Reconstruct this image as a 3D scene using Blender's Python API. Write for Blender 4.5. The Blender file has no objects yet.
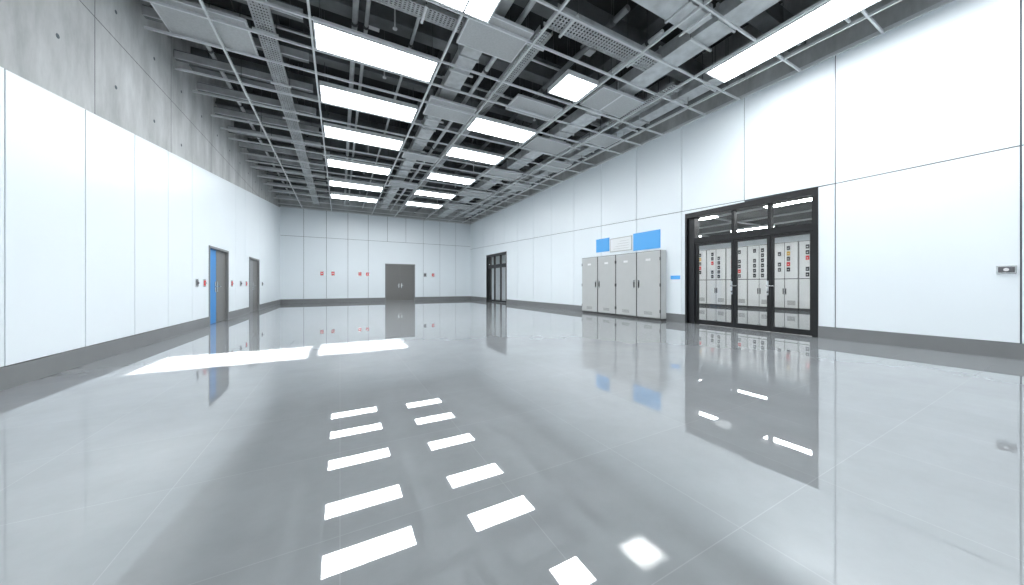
import bpy, math, random
from mathutils import Vector
random.seed(4)
sc = bpy.context.scene
try:
    sc.view_settings.view_transform = 'Standard'
    sc.view_settings.look = 'None'
except Exception as e:
    print(e)

# ------------------------------------------------------------------ materials
def mat(name, col, rough=0.5, metal=0.0, emis=0.0, noise=0.0, nscale=3.0, bump=0.0, ior=1.5):
    m = bpy.data.materials.new(name); m.use_nodes = True
    nt = m.node_tree; b = nt.nodes['Principled BSDF']
    b.inputs['Base Color'].default_value = (*col, 1)
    b.inputs['Roughness'].default_value = rough
    b.inputs['Metallic'].default_value = metal
    b.inputs['IOR'].default_value = ior
    if emis:
        b.inputs['Emission Color'].default_value = (*col, 1)
        b.inputs['Emission Strength'].default_value = emis
    if noise or bump:
        tc = nt.nodes.new('ShaderNodeTexCoord')
        n = nt.nodes.new('ShaderNodeTexNoise'); n.inputs['Scale'].default_value = nscale
        n.inputs['Detail'].default_value = 6
        nt.links.new(tc.outputs['Object'], n.inputs['Vector'])
        if noise:
            r = nt.nodes.new('ShaderNodeMapRange')
            r.inputs['From Min'].default_value = 0.3; r.inputs['From Max'].default_value = 0.7
            r.inputs['To Min'].default_value = 1 - noise; r.inputs['To Max'].default_value = 1 + noise
            nt.links.new(n.outputs['Fac'], r.inputs['Value'])
            mx = nt.nodes.new('ShaderNodeVectorMath'); mx.operation = 'SCALE'
            mx.inputs[0].default_value = col
            nt.links.new(r.outputs['Result'], mx.inputs['Scale'])
            nt.links.new(mx.outputs['Vector'], b.inputs['Base Color'])
        if bump:
            bp = nt.nodes.new('ShaderNodeBump'); bp.inputs['Strength'].default_value = bump
            nt.links.new(n.outputs['Fac'], bp.inputs['Height'])
            nt.links.new(bp.outputs['Normal'], b.inputs['Normal'])
    return m

M = {}
M['panel'] = mat('white_wall_panel', (0.83, 0.885, 0.92), 0.32, noise=0.012, nscale=0.6)
M['seam'] = mat('panel_joint', (0.09, 0.11, 0.125), 0.7)
M['base'] = mat('grey_skirting', (0.20, 0.205, 0.21), 0.45, noise=0.05)
M['roofc'] = mat('dark_soffit', (0.028, 0.03, 0.032), 0.9, noise=0.3, nscale=1.5)
M['beam'] = mat('beam_grey', (0.16, 0.168, 0.172), 0.75, noise=0.3, nscale=2)
M['galv'] = mat('galvanised_steel', (0.56, 0.58, 0.59), 0.45, 0.3, noise=0.15, nscale=5)
M['dgalv'] = mat('dark_steel', (0.09, 0.095, 0.10), 0.5, 0.3, noise=0.2)
M['tbar'] = mat('grid_bar', (0.68, 0.70, 0.71), 0.4, 0.1)
M['acoustic'] = mat('acoustic_tile', (0.46, 0.475, 0.48), 0.9, noise=0.08, nscale=30)
M['lamp'] = mat('lamp_diffuser', (0.945, 0.98, 1.0), 0.5, emis=20.0)
M['lamp2'] = mat('strip_lamp_diffuser', (0.97, 0.985, 1.0), 0.5, emis=34.0)
M['lampframe'] = mat('lamp_frame', (0.8, 0.82, 0.83), 0.4)
M['black'] = mat('black_frame', (0.006, 0.006, 0.007), 0.35)
M['cab'] = mat('cabinet_paint', (0.50, 0.51, 0.505), 0.4, noise=0.02)
M['cabdark'] = mat('cabinet_gap', (0.06, 0.06, 0.06), 0.6)
M['ecab'] = mat('switchgear_paint', (0.84, 0.84, 0.83), 0.4)
M['blue'] = mat('blue_sign', (0.10, 0.42, 0.86), 0.4)
M['bluedoor'] = mat('blue_door_paint', (0.03, 0.24, 0.60), 0.4)
M['gdoor'] = mat('grey_door_paint', (0.17, 0.168, 0.163), 0.45)
M['gdoor2'] = mat('grey_door_paint_light', (0.23, 0.235, 0.24), 0.45)
M['red'] = mat('red_plastic', (0.75, 0.02, 0.02), 0.4)
M['yellow'] = mat('yellow_plastic', (0.75, 0.45, 0.05), 0.4)
M['white'] = mat('white_plastic', (0.8, 0.8, 0.8), 0.4)
M['chrome'] = mat('brushed_steel', (0.7, 0.7, 0.7), 0.25, 1.0)
M['dgrey'] = mat('dark_grey_plastic', (0.12, 0.12, 0.13), 0.5)

g = bpy.data.materials.new('clear_glass'); g.use_nodes = True
nt = g.node_tree; nt.nodes.clear()
o = nt.nodes.new('ShaderNodeOutputMaterial'); mx = nt.nodes.new('ShaderNodeMixShader')
tr = nt.nodes.new('ShaderNodeBsdfTransparent'); tr.inputs[0].default_value = (0.95, 0.97, 0.97, 1)
gl = nt.nodes.new('ShaderNodeBsdfGlossy'); gl.inputs['Roughness'].default_value = 0.02
mx.inputs[0].default_value = 0.03
nt.links.new(tr.outputs[0], mx.inputs[1]); nt.links.new(gl.outputs[0], mx.inputs[2]); nt.links.new(mx.outputs[0], o.inputs[0])
M['glass'] = g

c = bpy.data.materials.new('fairfaced_concrete'); c.use_nodes = True
nt = c.node_tree; b = nt.nodes['Principled BSDF']; b.inputs['Roughness'].default_value = 0.8
tc = nt.nodes.new('ShaderNodeTexCoord')
n1 = nt.nodes.new('ShaderNodeTexNoise'); n1.inputs['Scale'].default_value = 0.9; n1.inputs['Detail'].default_value = 8; n1.inputs['Roughness'].default_value = 0.65
mp2 = nt.nodes.new('ShaderNodeMapping'); mp2.inputs['Scale'].default_value = (1, 2.2, 0.7)
nt.links.new(tc.outputs['Object'], mp2.inputs['Vector']); nt.links.new(mp2.outputs[0], n1.inputs['Vector'])
cr = nt.nodes.new('ShaderNodeValToRGB')
cr.color_ramp.elements[0].position = 0.3; cr.color_ramp.elements[0].color = (0.34, 0.35, 0.35, 1)
cr.color_ramp.elements[1].position = 0.72; cr.color_ramp.elements[1].color = (0.62, 0.63, 0.63, 1)
nt.links.new(n1.outputs['Fac'], cr.inputs[0]); nt.links.new(cr.outputs[0], b.inputs['Base Color'])
M['concrete'] = c

f = bpy.data.materials.new('polished_floor_tile'); f.use_nodes = True
nt = f.node_tree; b = nt.nodes['Principled BSDF']
tc = nt.nodes.new('ShaderNodeTexCoord')
br = nt.nodes.new('ShaderNodeTexBrick'); br.offset = 0.0; br.squash = 1.0
br.inputs['Scale'].default_value = 1.0; br.inputs['Brick Width'].default_value = 0.8; br.inputs['Row Height'].default_value = 0.8
br.inputs['Mortar Size'].default_value = 0.0022; br.inputs['Mortar Smooth'].default_value = 0.3
br.inputs['Color1'].default_value = (0.262, 0.276, 0.287, 1); br.inputs['Color2'].default_value = (0.272, 0.286, 0.297, 1)
br.inputs['Mortar'].default_value = (0.315, 0.327, 0.335, 1)
nt.links.new(tc.outputs['Object'], br.inputs['Vector'])
n1 = nt.nodes.new('ShaderNodeTexNoise'); n1.inputs['Scale'].default_value = 1.3; n1.inputs['Detail'].default_value = 9; n1.inputs['Roughness'].default_value = 0.7
nt.links.new(tc.outputs['Object'], n1.inputs['Vector'])
mr = nt.nodes.new('ShaderNodeMapRange'); mr.inputs['From Min'].default_value = 0.3; mr.inputs['From Max'].default_value = 0.7
mr.inputs['To Min'].default_value = 0.92; mr.inputs['To Max'].default_value = 1.08
nt.links.new(n1.outputs['Fac'], mr.inputs['Value'])
vm = nt.nodes.new('ShaderNodeVectorMath'); vm.operation = 'SCALE'
nt.links.new(br.outputs['Color'], vm.inputs[0]); nt.links.new(mr.outputs[0], vm.inputs['Scale'])
nt.links.new(vm.outputs[0], b.inputs['Base Color'])
b.inputs['Roughness'].default_value = 0.008
b.inputs['IOR'].default_value = 2.3
M['floor'] = f

# ------------------------------------------------------------------ mesh builder
class MB:
    def __init__(s): s.v = []; s.f = []; s.m = []; s.mats = []
    def mi(s, k):
        if k not in s.mats: s.mats.append(k)
        return s.mats.index(k)
    def hexa(s, p, k):
        n = len(s.v); s.v += [tuple(q) for q in p]; i = s.mi(k)
        for fc in ((3,2,1,0),(4,5,6,7),(0,1,5,4),(1,2,6,5),(2,3,7,6),(3,0,4,7)):
            s.f.append([n+a for a in fc]); s.m.append(i)
    def box(s, x0, x1, y0, y1, z0, z1, k):
        s.hexa([(x0,y0,z0),(x1,y0,z0),(x1,y1,z0),(x0,y1,z0),(x0,y0,z1),(x1,y0,z1),(x1,y1,z1),(x0,y1,z1)], k)
    def cyl(s, p0, p1, r, k, n=12):
        p0 = Vector(p0); p1 = Vector(p1); d = (p1-p0).normalized()
        a = d.orthogonal().normalized(); bb = d.cross(a)
        base = len(s.v); i = s.mi(k)
        for p in (p0, p1):
            for j in range(n):
                t = 2*math.pi*j/n
                s.v.append(tuple(p + a*r*math.cos(t) + bb*r*math.sin(t)))
        for j in range(n):
            s.f.append([base+j, base+(j+1)%n, base+n+(j+1)%n, base+n+j]); s.m.append(i)
        s.f.append([base+j for j in range(n)][::-1]); s.m.append(i)
        s.f.append([base+n+j for j in range(n)]); s.m.append(i)
    def build(s, name, loc=(0,0,0), bevel=0.0, smooth=False):
        me = bpy.data.meshes.new(name); me.from_pydata(s.v, [], s.f)
        for k in s.mats: me.materials.append(M[k])
        me.polygons.foreach_set('material_index', s.m); me.update()
        ob = bpy.data.objects.new(name, me); sc.collection.objects.link(ob); ob.location = loc
        if bevel:
            bm = ob.modifiers.new('bevel', 'BEVEL'); bm.width = bevel; bm.segments = 2; bm.limit_method = 'ANGLE'
        return ob
def inst(ob, loc):
    o2 = bpy.data.objects.new(ob.name.split('.')[0], ob.data); sc.collection.objects.link(o2); o2.location = loc
    for m_ in ob.modifiers:
        if m_.type == 'BEVEL':
            b2 = o2.modifiers.new('bevel', 'BEVEL'); b2.width = m_.width; b2.segments = 2; b2.limit_method = 'ANGLE'
    return o2

# ------------------------------------------------------------------ room dimensions
XL, XR, Y0, Y1 = -3.15, 8.85, -5.0, 23.3
HP, HR = 5.75, 7.5
T = 0.25; PT = 0.03; BB = 0.235; GAP = 0.009

mb = MB(); mb.box(XL-T, 18.2, Y0-T, Y1+T, -0.2, 0, 'floor'); mb.build('floor')
mb = MB(); mb.box(XL-T, XR+T, Y0-T, Y1+T, HR, HR+0.2, 'roofc'); mb.build('ceiling')

def wall(name, axis, c, sgn, a0, a1, seams, openings, seamz, topz, upper='concrete', extra=None):
    mb = MB()
    def slab(u0, u1, z00, z01, z10, z11, d0, d1, k):
        if u1-u0 < 1e-4: return
        A, B = sorted((c+sgn*d0, c+sgn*d1))
        if axis == 'y':
            P = [(A,u0,z00),(B,u0,z00),(B,u1,z10),(A,u1,z10),(A,u0,z01),(B,u0,z01),(B,u1,z11),(A,u1,z11)]
        else:
            P = [(u0,A,z00),(u1,A,z10),(u1,B,z10),(u0,B,z00),(u0,A,z01),(u1,A,z11),(u1,B,z11),(u0,B,z01)]
        mb.hexa(P, k)
    cuts = sorted(openings); u = a0
    for (o0, o1, oz) in cuts:
        slab(u, o0, 0, HR, 0, HR, -T, 0, upper)
        slab(o0, o1, oz, HR, oz, HR, -T, 0, upper)
        u = o1
    slab(u, a1, 0, HR, 0, HR, -T, 0, upper)
    def tier(u0, u1, zb, zt):
        segs = [(u0, u1)]
        for (o0, o1, oz) in openings:
            ns = []
            for (s0, s1) in segs:
                if s1 <= o0 or s0 >= o1: ns.append((s0, s1)); continue
                m0, m1 = max(s0, o0), min(s1, o1)
                if zb(m0) < oz:
                    if s0 < o0: ns.append((s0, o0))
                    if s1 > o1: ns.append((o1, s1))
                    if oz+0.02 < zt(m0):
                        slab(m0, m1, oz+0.0, zt(m0)-GAP, oz+0.0, zt(m1)-GAP, 0.004, PT, 'panel')
                else: ns.append((s0, s1))
            segs = ns
        for (s0, s1) in segs:
            g0 = GAP if abs(s0-u0) < 1e-6 else 0; g1 = GAP if abs(s1-u1) < 1e-6 else 0
            slab(s0+g0, s1-g1, zb(s0)+GAP, zt(s0)-GAP, zb(s1)+GAP, zt(s1)-GAP, 0.004, PT, 'panel')
    def lining(u0, u1, zb0, zt0, zt1):
        slab(u0, u1, zb0, zt0, zb0, zt1, 0, 0.006, 'seam')
    u = a0
    for (o0, o1, oz) in cuts:
        lining(u, o0, BB, topz(u), topz(o0)); lining(o0, o1, oz, topz(o0), topz(o1)); u = o1
    lining(u, a1, BB, topz(u), topz(a1))
    S = [a0] + [s for s in seams if a0 < s < a1] + [a1]
    for s0, s1 in zip(S[:-1], S[1:]):
        if seamz:
            tier(s0, s1, lambda y: BB, seamz); tier(s0, s1, seamz, topz)
        else:
            tier(s0, s1, lambda y: BB, topz)
    if extra: extra(mb)
    ob = mb.build(name)
    mb2 = MB()
    def sk(u0, u1):
        A, B = sorted((c, c+sgn*0.045))
        if axis == 'y': mb2.box(A, B, u0, u1, 0, BB, 'base')
        else: mb2.box(u0, u1, A, B, 0, BB, 'base')
    u = a0
    for (o0, o1, oz) in cuts: sk(u, o0); u = o1
    sk(u, a1)
    mb2.build(name.replace('wall', 'baseboard'))
    return ob

ER = (2.92, 5.86, 3.15); D2 = (17.2, 20.2, 3.12)
LD1 = (11.5, 13.2, 2.17); LD2 = (15.85, 17.6, 2.2); BD = (2.69, 4.67, 2.55)

rs = [0.65-2.0*k for k in range(3, 0, -1)] + [0.65, 2.66, 4.32, 5.97] + [5.97+1.64*k for k in range(1, 11)]
wall('wall_right', 'y', XR, -1, Y0, Y1, rs, [ER, D2], lambda y: 3.15+max(0, y-3)*0.034, lambda y: HP)

def holes(mb):
    for y in [6.3+1.2*k for k in range(14)]:
        for z in (4.25, 5.45, 6.65):
            if z > 3.39+(y-5.52)*0.13+0.15:
                mb.cyl((XL-0.01, y, z), (XL+0.003, y, z), 0.03, 'seam', 10)
    for y in [4.6+2.4*k for k in range(8)]:
        mb.box(XL-0.01, XL+0.0015, y-0.006, y+0.006, 3.3, HR, 'dgrey')
    mb.box(XL-0.01, XL+0.0015, Y0, Y1, 5.0, 5.012, 'dgrey')
ltop = lambda y: min(HP+0.02, 3.39+(y-5.52)*0.13)
wall('wall_left', 'y', XL, 1, Y0, Y1, [5.52+1.22*k for k in range(-8, 15)], [LD1, LD2], None, ltop, extra=holes)
wall('wall_back', 'x', Y1, -1, XL, XR, [XL+1.2*k for k in range(1, 10)], [BD], lambda x: 4.05, lambda x: HP)
wall('wall_front', 'x', Y0, 1, XL, XR, [XL+1.2*k for k in range(1, 10)], [], lambda x: 3.2, lambda x: HP)
mb = MB()
mb.box(XR-0.07, XR-PT, Y0+0.05, Y1-0.05, HP-0.02, HP+0.05, 'tbar'); mb.build('trim_1')
mb = MB(); mb.box(XL+0.05, XR-0.08, Y1-0.07, Y1-PT, HP-0.02, HP+0.05, 'tbar'); mb.build('trim_2')

# ------------------------------------------------------------------ glazed entrances (right wall)
def entrance(name, y0, y1, h, divs):
    mb = MB(); xf = XR+0.03; xb = XR+0.13
    jf = 0.24
    mb.box(XR-0.045, XR+T, y1-0.05, y1, 0, h, 'black')
    mb.box(XR+0.02, XR+T, y1-jf, y1-0.05, 0, h, 'black')
    mb.box(XR-0.045, XR+T, y0, y0+0.10, 0, h, 'black')
    mb.box(XR-0.045, XR+T, y0+0.10, y1-0.05, h-0.14, h, 'black')
    a, bq = y0+0.10, y1-jf
    mb.box(xf, xb, a, bq, 2.27, 2.43, 'black')
    D = [a] + divs + [bq]
    for d in divs: mb.box(xf-0.02, xb, d-0.035, d+0.035, 2.43, h-0.14, 'black')
    for s0, s1 in zip(D[:-1], D[1:]):
        mb.box(xf+0.02, xb-0.02, s0+0.004, s0+0.065, 0.01, 2.266, 'black')
        mb.box(xf+0.02, xb-0.02, s1-0.065, s1-0.004, 0.01, 2.266, 'black')
        mb.box(xf+0.02, xb-0.02, s0+0.065, s1-0.065, 0.01, 0.13, 'black')
        mb.box(xf+0.02, xb-0.02, s0+0.065, s1-0.065, 2.20, 2.266, 'black')
        mb.box(xf+0.045, xf+0.053, s0+0.065, s1-0.065, 0.13, 2.20, 'glass')
        mb.box(xf+0.045, xf+0.053, s0+0.035, s1-0.035, 2.43, h-0.14, 'glass')
    for d in divs:
        yy = d+0.045
        mb.box(xf+0.005, xf+0.02, yy-0.018, yy+0.018, 0.86, 1.20, 'chrome')
        mb.cyl((xf-0.05, yy, 1.08), (xf+0.01, yy, 1.08), 0.013, 'chrome')
        mb.cyl((xf-0.05, yy, 1.08), (xf-0.05, yy-0.14, 1.08), 0.013, 'chrome')
        mb.cyl((xf, yy, 0.93), (xf+0.02, yy, 0.93), 0.02, 'cabdark')
    mb.build(name)
entrance('door_1', *ER, [3.81, 4.60])
entrance('door_2', *D2, [18.2, 19.1])

def solid_door(name, axis, c, sgn, u0, u1, h, split, mats):
    mb = MB()
    def bx(a, b2, d0, d1, z0, z1, k):
        A, B = sorted((c+sgn*d0, c+sgn*d1))
        if axis == 'y': mb.box(A, B, a, b2, z0, z1, k)
        else: mb.box(a, b2, A, B, z0, z1, k)
    w = 0.055
    bx(u0, u0+w, -0.16, 0.05, 0, h, 'gdoor2'); bx(u1-w, u1, -0.16, 0.05, 0, h, 'gdoor2'); bx(u0+w, u1-w, -0.16, 0.05, h-w, h, 'gdoor2')
    a, b2 = u0+w+0.004, u1-w-0.004
    for (s0, s1, k) in ((a, split-0.004, mats[0]), (split+0.004, b2, mats[1])):
        bx(s0, s1, -0.07, -0.02, 0.008, h-w-0.006, k)
        bx(s0+0.06, s1-0.06, -0.02, -0.015, 0.06, 0.30, k)
    for sg in (-1, 1):
        yy = split+sg*0.09
        bx(yy-0.03, yy+0.03, -0.02, -0.008, 0.90, 1.20, 'chrome')
        bx(yy-0.01, yy+0.01, -0.008, 0.04, 1.05, 1.07, 'chrome')
        q = sorted((yy-sg*0.01, yy+sg*0.12)); bx(q[0], q[1], 0.03, 0.045, 1.05, 1.07, 'chrome')
    mb.build(name)
solid_door('door_3', 'y', XL, 1, *LD1, 12.28, ('bluedoor', 'gdoor'))
solid_door('door_4', 'y', XL, 1, *LD2, 16.75, ('gdoor2', 'gdoor'))
solid_door('door_5', 'x', Y1, -1, *BD, 3.68, ('gdoor', 'gdoor'))

def cabinet(hs):
    mb = MB(); w = 0.895; d = 0.26; h = 2.17
    mb.box(-d+0.03, 0, 0.004, w-0.004, 0, 0.07, 'cabdark')
    mb.box(-d+0.02, 0, 0.003, w-0.003, 0.07, h, 'cab')
    mb.box(-d+0.008, -d+0.02, 0.006, w-0.006, 0.08, h-0.006, 'cabdark')
    mb.box(-d-0.004, -d+0.012, 0.020, w-0.020, 0.09, h-0.02, 'cab')
    hy = w-0.09 if hs else 0.09
    mb.box(-d-0.016, -d-0.004, hy-0.025, hy+0.025, 1.00, 1.26, 'chrome')
    mb.box(-d-0.035, -d-0.016, hy-0.014, hy+0.014, 1.04, 1.20, 'cabdark')
    mb.cyl((-d-0.016, hy, 1.235), (-d-0.022, hy, 1.235), 0.012, 'cabdark', 12)
    fy = 0.022 if hs else w-0.022
    for z in (0.25, 1.05, 1.85):
        mb.cyl((-d-0.006, fy, z), (-d-0.006, fy, z+0.1), 0.012, 'cabdark', 8)
    for k in range(3):
        mb.box(-d-0.006, -d-0.004, 0.3, 0.6, 0.18+k*0.035, 0.19+k*0.035, 'cabdark')
    mb.box(-d-0.008, -d-0.004, 0.36, 0.54, 1.86, 1.93, 'white')
    return mb
XC = XR-PT-0.02
ca = cabinet(True).build('storage_cabinet', (XC, 6.46, 0), bevel=0.004)
cb = cabinet(False).build('storage_cabinet', (XC, 6.46+0.9, 0), bevel=0.004)
inst(ca, (XC, 6.46+1.8, 0)); inst(cb, (XC, 6.46+2.7, 0))

xs = XR-PT
mb = MB(); mb.box(xs-0.02, xs, 8.84, 9.52, 2.36, 2.86, 'blue'); mb.box(xs-0.024, xs-0.02, 8.86, 9.50, 2.38, 2.84, 'blue'); mb.build('blue_wall_sign')
mb = MB(); mb.box(xs-0.02, xs, 6.68, 7.72, 2.26, 2.84, 'blue'); mb.box(xs-0.024, xs-0.02, 6.70, 7.70, 2.28, 2.82, 'blue'); mb.build('blue_wall_sign')
mb = MB(); mb.box(xs-0.02, xs, 7.78, 8.78, 2.30, 2.80, 'cab')
mb.box(xs-0.023, xs-0.02, 7.81, 8.75, 2.33, 2.77, 'lampframe')
for k in range(4): mb.box(xs-0.024, xs-0.022, 7.9, 8.62-0.1*k, 2.40+k*0.085, 2.41+k*0.085, 'cab')
mb.build('notice_board')
mb = MB(); mb.box(xs-0.015, xs, 6.02, 6.32, 1.27, 1.38, 'blue'); mb.box(xs-0.018, xs-0.015, 6.03, 6.31, 1.28, 1.37, 'blue'); mb.build('blue_label_plate')

def fitting(name, axis, c, sgn, u, z, w, h, kp, kc):
    mb = MB()
    def bx(a, b2, d0, d1, z0, z1, k):
        A, B = sorted((c+sgn*d0, c+sgn*d1))
        if axis == 'y': mb.box(A, B, a, b2, z0, z1, k)
        else: mb.box(a, b2, A, B, z0, z1, k)
    bx(u-w/2, u+w/2, PT, PT+0.02, z-h/2, z+h/2, kp)
    bx(u-w*0.40, u+w*0.40, PT+0.02, PT+0.028, z-h*0.34, z+h*0.34, kc if kc == 'red' else 'dgrey')
    p0 = c+sgn*(PT+0.028); p1 = c+sgn*(PT+0.05)
    kk = 'chrome' if kc == 'red' else kc
    if axis == 'y': mb.cyl((p0, u, z), (p1, u, z), min(w, h)*0.2, kk, 14)
    else: mb.cyl((u, p0, z), (u, p1, z), min(w, h)*0.2, kk, 14)
    mb.build(name)
fitting('wall_socket', 'y', XR, -1, 0.765, 1.33, 0.17, 0.12, 'chrome', 'white')
for y, k in ((10.65, 'dgrey'), (11.15, 'red'), (13.55, 'red'), (14.6, 'dgrey'), (15.4, 'red'), (18.2, 'dgrey')):
    fitting('door_call_point', 'y', XL, 1, y, 1.15, 0.14, 0.20, 'chrome', k)
for x, k in ((-0.99, 'red'), (-0.39, 'red'), (1.15, 'red'), (1.6, 'red'), (5.37, 'dgrey'), (5.95, 'red')):
    fitting('alarm_call_point', 'x', Y1, -1, x, 1.82, 0.2, 0.28, 'chrome', k)

# ------------------------------------------------------------------ ceiling: lamps
ZG = 5.70
def lamp(name, x0, x1, y0, y1, z=ZG):
    mb = MB()
    w, d = x1-x0, y1-y0; e = 0.03
    mb.box(0, w, 0, d, 0.03, 0.10, 'lampframe')
    mb.box(0, e, 0, d, 0, 0.03, 'lampframe'); mb.box(w-e, w, 0, d, 0, 0.03, 'lampframe')
    mb.box(e, w-e, 0, e, 0, 0.03, 'lampframe'); mb.box(e, w-e, d-e, d, 0, 0.03, 'lampframe')
    mb.box(e, w-e, e, d-e, 0.012, 0.03, 'lamp')
    for (px, py) in ((0.1, 0.1), (w-0.1, 0.1), (0.1, d-0.1), (w-0.1, d-0.1)):
        mb.cyl((px, py, 0.10), (px, py, HR-z), 0.006, 'dgalv', 6)
    return mb.build(name, (x0, y0, z))
YS = [8.6, 10.75, 13.55, 16.3, 18.7]
lamp('ceiling_lamp_panel', -0.42, 1.80, 6.6, 7.35)
for y in YS: lamp('ceiling_lamp_panel', -0.42, 1.80, y, y+0.8)
lamp('ceiling_lamp_panel', 0.35, 2.3, 4.45, 5.2)
for y in YS: lamp('ceiling_lamp_panel', 3.30, 5.25, y-0.35, y+0.45)
lamp('ceiling_lamp_panel', 4.38, 5.25, 5.6, 6.4)
lamp('linear_ceiling_lamp', 7.0, 7.72, -0.6, 4.2)
for y in (-3.6, 0.6): 
    lamp('ceiling_lamp_panel', -0.42, 1.80, y, y+0.8)
    lamp('ceiling_lamp_panel', 3.30, 5.25, y, y+0.8)

# suspended grid; bars run between lamps, so bars over the linear lamp stop short of it
mb = MB()
for x in (-2.0, -0.46, 1.84, 3.26, 5.29, 6.95, 8.0):
    mb.box(x-0.018, x+0.018, Y0+0.1, Y1-0.1, ZG+0.0, ZG+0.05, 'tbar')
YB = sorted([4.41, 5.24, 6.56, 7.39, 8.2] + [y+0.84 for y in YS] + [y-0.39 for y in YS[1:]] + [3.2, 2.0, 0.0, -2.0, -4, 12.4, 15.2, 21.0, 22.3])
for y in YB:
    if -0.6 < y < 4.2:
        mb.box(XL+0.05, 6.99, y-0.016, y+0.016, ZG+0.002, ZG+0.045, 'tbar')
        mb.box(7.73, XR-0.08, y-0.016, y+0.016, ZG+0.002, ZG+0.045, 'tbar')
    else:
        mb.box(XL+0.05, XR-0.08, y-0.016, y+0.016, ZG+0.002, ZG+0.045, 'tbar')
for y in YB[::2]:
    for x in (-2.0, 1.84, 5.29, 8.0): mb.cyl((x, y, ZG+0.05), (x, y, HR), 0.005, 'dgalv', 6)
mb.build('ceiling_grid')

mb = MB()
y = 3.2
while y < 23:
    mb.box(XL, XR, y, y+0.16, 6.35, 6.8, 'beam')
    mb.box(XL, XR, y-0.07, y+0.23, 6.30, 6.36, 'beam')
    y += 1.8
for yy in (-4, -2, 0, 1.6): mb.box(XL, XR, yy, yy+0.16, 6.35, 6.8, 'beam')
for x in (-1.6, 2.4, 6.0): mb.box(x, x+0.3, Y0, Y1, 6.8, HR, 'beam')
mb.build('ceiling_beams')

mb = MB(); ys = [7.0+1.25*k for k in range(13)]
for y in ys:
    mb.box(XL+0.01, -0.6, y, y+0.03, 5.98, 6.14, 'galv'); mb.box(XL+0.01, -0.6, y, y+0.16, 6.14, 6.155, 'beam')
    mb.box(XL+0.01, -0.6, y+0.03, y+0.12, 5.98, 5.99, 'beam')
for x in (-2.6, -0.8):
    for y in ys[::2]: mb.cyl((x, y+0.08, 6.15), (x, y+0.08, HR), 0.006, 'dgalv', 6)
mb.build('support_channels')

def duct(name, axis, a0, a1, c0, c1, z0, z1, k='galv', step=1.2):
    mb = MB()
    if axis == 'y': mb.box(c0, c1, a0, a1, z0, z1, k)
    else: mb.box(a0, a1, c0, c1, z0, z1, k)
    u = a0
    while u < a1:
        if axis == 'y': mb.box(c0-0.03, c1+0.03, u, u+0.04, z0-0.03, z1+0.03, k)
        else: mb.box(u, u+0.04, c0-0.03, c1+0.03, z0-0.03, z1+0.03, k)
        u += step
    u = a0+0.5
    while u < a1:
        for q in (c0-0.06, c1+0.06):
            p = (q, u) if axis == 'y' else (u, q)
            mb.cyl((p[0], p[1], z0-0.05), (p[0], p[1], HR), 0.006, 'dgalv', 6)
        if axis == 'y': mb.box(c0-0.08, c1+0.08, u-0.02, u+0.02, z0-0.07, z0-0.035, 'tbar')
        else: mb.box(u-0.02, u+0.02, c0-0.08, c1+0.08, z0-0.07, z0-0.035, 'tbar')
        u += step*2
    return mb.build(name)
duct('air_duct', 'y', 1.0, 22.8, 6.10, 6.62, 5.95, 6.22)
duct('air_duct', 'y', 4.15, 22.0, 2.25, 2.65, 6.0, 6.2, 'galv')
duct('air_duct', 'x', 2.9, 6.0, 3.45, 3.9, 5.98, 6.22)
duct('air_duct', 'y', -3.0, 22.0, 7.80, 8.2, 6.0, 6.22, 'galv')

def tray(name, axis, a0, a1, c0, c1, z):
    mb = MB(); h = 0.08; w = c1-c0
    def bx(a, b2, p, q, z0, z1, k='galv'):
        if axis == 'y': mb.box(p, q, a, b2, z0, z1, k)
        else: mb.box(a, b2, p, q, z0, z1, k)
    bx(a0, a1, c0, c0+0.012, z, z+h); bx(a0, a1, c1-0.012, c1, z, z+h)
    n = 6
    for i in range(n+1):
        p = c0+0.012+(w-0.024-0.018)*i/n; bx(a0, a1, p, p+0.018, z, z+0.006)
    u = a0
    while u < a1-0.04:
        bx(u, u+0.03, c0, c1, z, z+0.008); u += 0.07
    for i in range(3):
        p = c0+0.07+i*0.07
        if p < c1-0.05: bx(a0+0.05, a1-0.05, p, p+0.03, z+0.01, z+0.04, 'cabdark')
    u = a0+0.4
    while u < a1:
        for p in (c0-0.02, c1+0.02):
            pp = (p, u) if axis == 'y' else (u, p)
            mb.cyl((pp[0], pp[1], z-0.03), (pp[0], pp[1], HR), 0.006, 'dgalv', 6)
        bx(u-0.02, u+0.02, c0-0.05, c1+0.05, z-0.04, z, 'tbar')
        u += 1.8
    return mb.build(name)
tray('cable_tray', 'y', 3.5, 22.5, -1.38, -1.08, 5.86)
tray('cable_tray', 'y', 5.1, 22.5, 3.32, 3.62, 5.92)
tray('cable_tray', 'y', 5.1, 22.5, 7.2, 7.6, 6.02)
tray('cable_tray', 'x', -0.9, 3.1, 5.55, 5.85, 5.86)
tray('cable_tray', 'x', 3.3, 6.0, 4.5, 4.95, 5.86)
tray('cable_tray', 'x', 0.2, 6.0, 2.55, 2.95, 5.86)

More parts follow.
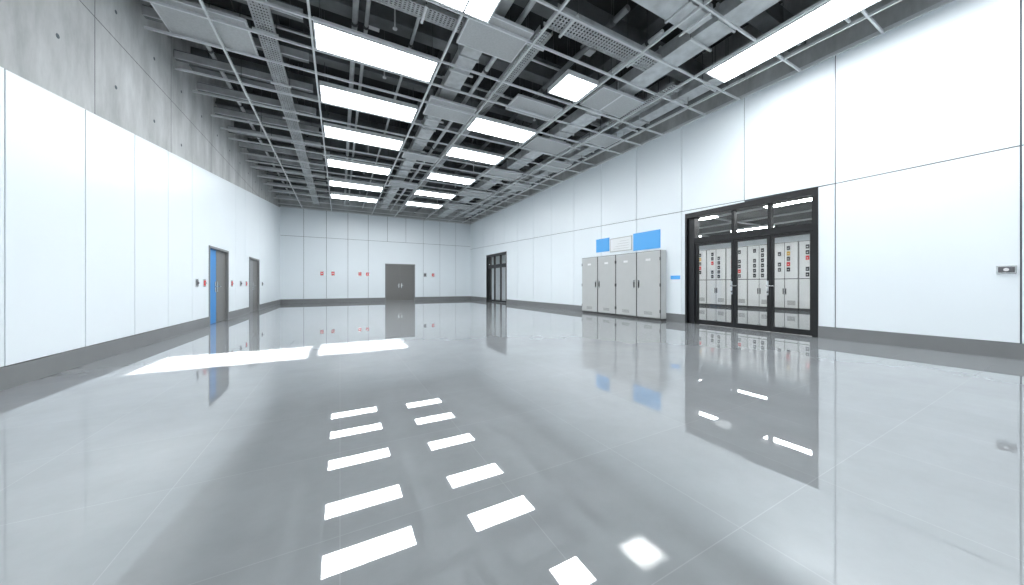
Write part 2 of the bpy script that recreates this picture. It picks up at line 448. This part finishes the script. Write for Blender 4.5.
mb = MB()
for x, z, r in ((0.25, 6.15, 0.05), (0.45, 6.15, 0.035), (4.6, 6.12, 0.06), (5.55, 6.05, 0.04), (8.45, 6.1, 0.07), (-2.5, 6.22, 0.04), (1.3, 6.1, 0.03), (3.0, 6.1, 0.05)):
    mb.cyl((x, 4.15, z), (x, 23.0, z), r, 'galv' if r < 0.06 else 'beam', 14)
    yy = 4.5
    while yy < 22.8:
        mb.cyl((x, yy, z), (x, yy, HR), 0.006, 'dgalv', 6)
        mb.cyl((x, yy-0.03, z), (x, yy+0.03, z), r+0.012, 'dgalv', 14); yy += 2.4
mb.build('ceiling_pipes')
mb = MB()
for y, z, r in ((7.9, 6.27, 0.025), (12.7, 6.27, 0.025), (15.1, 6.27, 0.025), (18.4, 6.27, 0.025), (6.3, 6.27, 0.025)):
    mb.cyl((XL+0.02, y, z), (XR-0.1, y, z), r, 'galv', 12)
    for x in (-2.4, 0.9, 4.9, 7.65):
        mb.cyl((x, y, z), (x, y, HR), 0.006, 'dgalv', 6)
    for x in (-2.2, 0.9, 4.95):
        mb.cyl((x, y, z-0.4), (x, y, z), 0.015, 'galv', 8); mb.cyl((x, y, z-0.42), (x, y, z-0.40), 0.04, 'galv', 12)
mb.build('sprinkler_pipes')

mb = MB()
rnd = random.Random(11)
for k in range(26):
    x = rnd.uniform(-2.6, 7.8); y = rnd.uniform(4.6, 19); L = rnd.uniform(0.8, 1.8); a = rnd.choice((0, 1))
    pts = []
    for i in range(9):
        t = i/8; z = 6.62-0.30*math.sin(math.pi*t)
        pts.append((min(8.7, x+(L*t if a else 0.1*t)), y+(L*t if not a else 0.1*t), z))
    for p, q in zip(pts[:-1], pts[1:]):
        if (Vector(p)-Vector(q)).length > 1e-3: mb.cyl(p, q, 0.014, 'cabdark', 6)
for k in range(16):
    x = rnd.uniform(-2.6, 7.8); y = rnd.uniform(4.6, 19)
    mb.box(x, x+0.28, y, y+0.22, 6.45, 6.6, 'galv'); mb.box(x+0.02, x+0.26, y+0.02, y+0.20, 6.44, 6.45, 'tbar')
    mb.cyl((x+0.14, y+0.11, 6.6), (x+0.14, y+0.11, HR), 0.012, 'dgalv', 6)
mb.build('ceiling_cables')

def tile(x0, x1, y0, y1, z):
    mb = MB(); mb.box(x0, x1, y0, y1, z, z+0.04, 'acoustic')
    e = 0.025
    mb.box(x0-e, x0, y0-e, y1+e, z-0.005, z+0.05, 'tbar'); mb.box(x1, x1+e, y0-e, y1+e, z-0.005, z+0.05, 'tbar')
    mb.box(x0, x1, y0-e, y0, z-0.005, z+0.05, 'tbar'); mb.box(x0, x1, y1, y1+e, z-0.005, z+0.05, 'tbar')
    for px in (x0+0.08, x1-0.08):
        for py in (y0+0.08, y1-0.08): mb.cyl((px, py, z+0.04), (px, py, HR), 0.006, 'dgalv', 6)
    mb.build('acoustic_ceiling_panel')
for t in ((-2.75, -1.5, 7.3, 8.3, 5.78), (2.0, 3.15, 5.1, 5.95, 5.765), (2.02, 3.2, 8.05, 8.9, 5.78), (5.5, 6.1, 5.7, 6.5, 5.77), (6.15, 6.85, 5.7, 6.5, 5.77),
          (5.5, 6.8, 8.6, 9.5, 5.77), (2.02, 3.2, 11.8, 12.3, 5.78), (5.4, 6.8, 11.9, 12.8, 5.77), (5.4, 6.8, 15.0, 16.0, 5.77), (2.02, 3.2, 15.3, 16.1, 5.78),
          (7.1, 7.95, 7.5, 8.15, 5.78), (7.1, 7.95, 10.0, 10.9, 5.78), (7.1, 7.95, 13.0, 13.9, 5.78), (3.9, 5.2, 6.95, 7.6, 5.77), (5.4, 6.8, 18.0, 19.0, 5.77)):
    tile(*t)

# ------------------------------------------------------------------ electrical room beyond the glazing
X2, ZC = 17.6, 3.65
mb = MB(); mb.box(X2, X2+0.2, -2.0, 22.5, 0, ZC, 'panel'); mb.build('wall_far_right')
mb = MB(); mb.box(XR+T, X2, -2.2, -2.0, 0, ZC, 'panel'); mb.build('wall_side_front')
mb = MB(); mb.box(XR+T, X2, 22.5, 22.7, 0, ZC, 'panel'); mb.build('wall_side_back')
mb = MB(); mb.box(XR+T, X2, -2.0, 22.5, ZC, ZC+0.1, 'dgalv')
mb.build('ceiling_side_room')
mb = MB()
for k in range(9): mb.box(XR+T+0.05, X2-0.05, -1.5+2.8*k, -1.45+2.8*k, ZC-0.12, ZC-0.06, 'tbar')
for x in (10.4, 12.2, 14.0, 15.8): mb.box(x, x+0.05, -1.9, 22.4, ZC-0.06, ZC, 'tbar')
mb.build('ceiling_grid_side_room')
def slamp(x, y):
    mb = MB(); mb.box(0, 0.3, 0, 1.5, 0.02, 0.09, 'lampframe'); mb.box(0.02, 0.28, 0.02, 1.48, 0.0, 0.02, 'lamp2')
    mb.box(0.1, 0.2, 0.2, 0.4, 0.09, 0.14, 'dgalv'); mb.box(0.1, 0.2, 1.1, 1.3, 0.09, 0.14, 'dgalv')
    mb.build('strip_lamp', (x, y, ZC-0.26))
for x in (11.0, 14.8):
    for y in (0.5, 3.4, 6.3, 9.2, 12.1, 15.0, 18.0): slamp(x, y)

def ecab(seed):
    rnd = random.Random(seed); mb = MB(); w, d, h = 0.95, 0.6, 2.95
    mb.box(-d+0.02, 0, 0.003, w-0.003, 0, 0.1, 'cabdark')
    mb.box(-d+0.01, 0, 0.003, w-0.003, 0.1, h, 'ecab')
    mb.box(-d+0.004, -d+0.01, 0.006, w-0.006, 0.1, h-0.01, 'cabdark')
    for (a, b2) in ((0.02, w*0.5-0.012), (w*0.5+0.012, w-0.02)):
        mb.box(-d-0.01, -d+0.006, a, b2, 0.12, 1.35, 'ecab'); mb.box(-d-0.01, -d+0.006, a, b2, 1.38, h-0.03, 'ecab')
    for r in range(6):
        for cc in (0.28, 0.60):
            if rnd.random() < 0.85:
                k = rnd.choice(['black', 'black', 'cabdark', 'black', 'red', 'yellow', 'dgrey', 'black'])
                z = 1.45+r*0.23; mb.box(-d-0.03, -d-0.01, cc, cc+0.11, z, z+0.17, k)
                mb.box(-d-0.035, -d-0.03, cc+0.03, cc+0.08, z+0.06, z+0.09, 'white')
    mb.box(-d-0.03, -d-0.01, w*0.5-0.06, w*0.5-0.03, 0.7, 0.95, 'black')
    mb.box(-d-0.03, -d-0.01, w*0.5+0.03, w*0.5+0.06, 0.7, 0.95, 'black')
    for k in range(5): mb.box(-d-0.012, -d-0.01, 0.1, 0.38, 0.25+k*0.04, 0.265+k*0.04, 'cabdark')
    return mb.build('electrical_cabinet')
es = [ecab(i) for i in range(4)]
for k in range(22):
    y = 0.5+0.96*k
    if k < 4: es[k].location = (X2-0.02, y, 0)
    else: inst(es[k % 4], (X2-0.02, y, 0))

# ------------------------------------------------------------------ added narrow downward lights, without fixtures, making the bright patches on the floor
def beam(name, cx, cy, w, d, power):
    l = bpy.data.lights.new(name, 'AREA'); l.shape = 'RECTANGLE'; l.size = w; l.size_y = d
    l.spread = math.radians(0.6); l.energy = power; l.color = (1.0, 0.99, 0.97)
    ob = bpy.data.objects.new(name, l); sc.collection.objects.link(ob); ob.location = (cx, cy, 5.68)
beam('added_floor_beam', -1.38, 6.25, 1.88, 1.12, 46)  # added overhead light standing in for a patch of sunlight
beam('added_floor_beam', 0.38, 6.37, 1.38, 1.1, 34)  # second sunlight patch, likewise lit by an added overhead light
beam('added_floor_beam', 1.10, 0.92, 0.13, 0.12, 0.22)  # added light in place of a floor reflection

# ------------------------------------------------------------------ world + camera
w = bpy.data.worlds.new('world'); sc.world = w; w.use_nodes = True
w.node_tree.nodes['Background'].inputs[0].default_value = (0.8, 0.85, 0.9, 1); w.node_tree.nodes['Background'].inputs[1].default_value = 0.5
cam = bpy.data.cameras.new('camera'); co = bpy.data.objects.new('camera', cam); sc.collection.objects.link(co)
cam.sensor_fit = 'HORIZONTAL'; cam.sensor_width = 36; cam.lens = 322/1024*36
cam.shift_y = -7.5/1024; cam.clip_start = 0.05
co.location = (0, 0, 1.1); co.rotation_euler = (math.radians(90), 0, -math.atan2(172, 322))
sc.camera = co
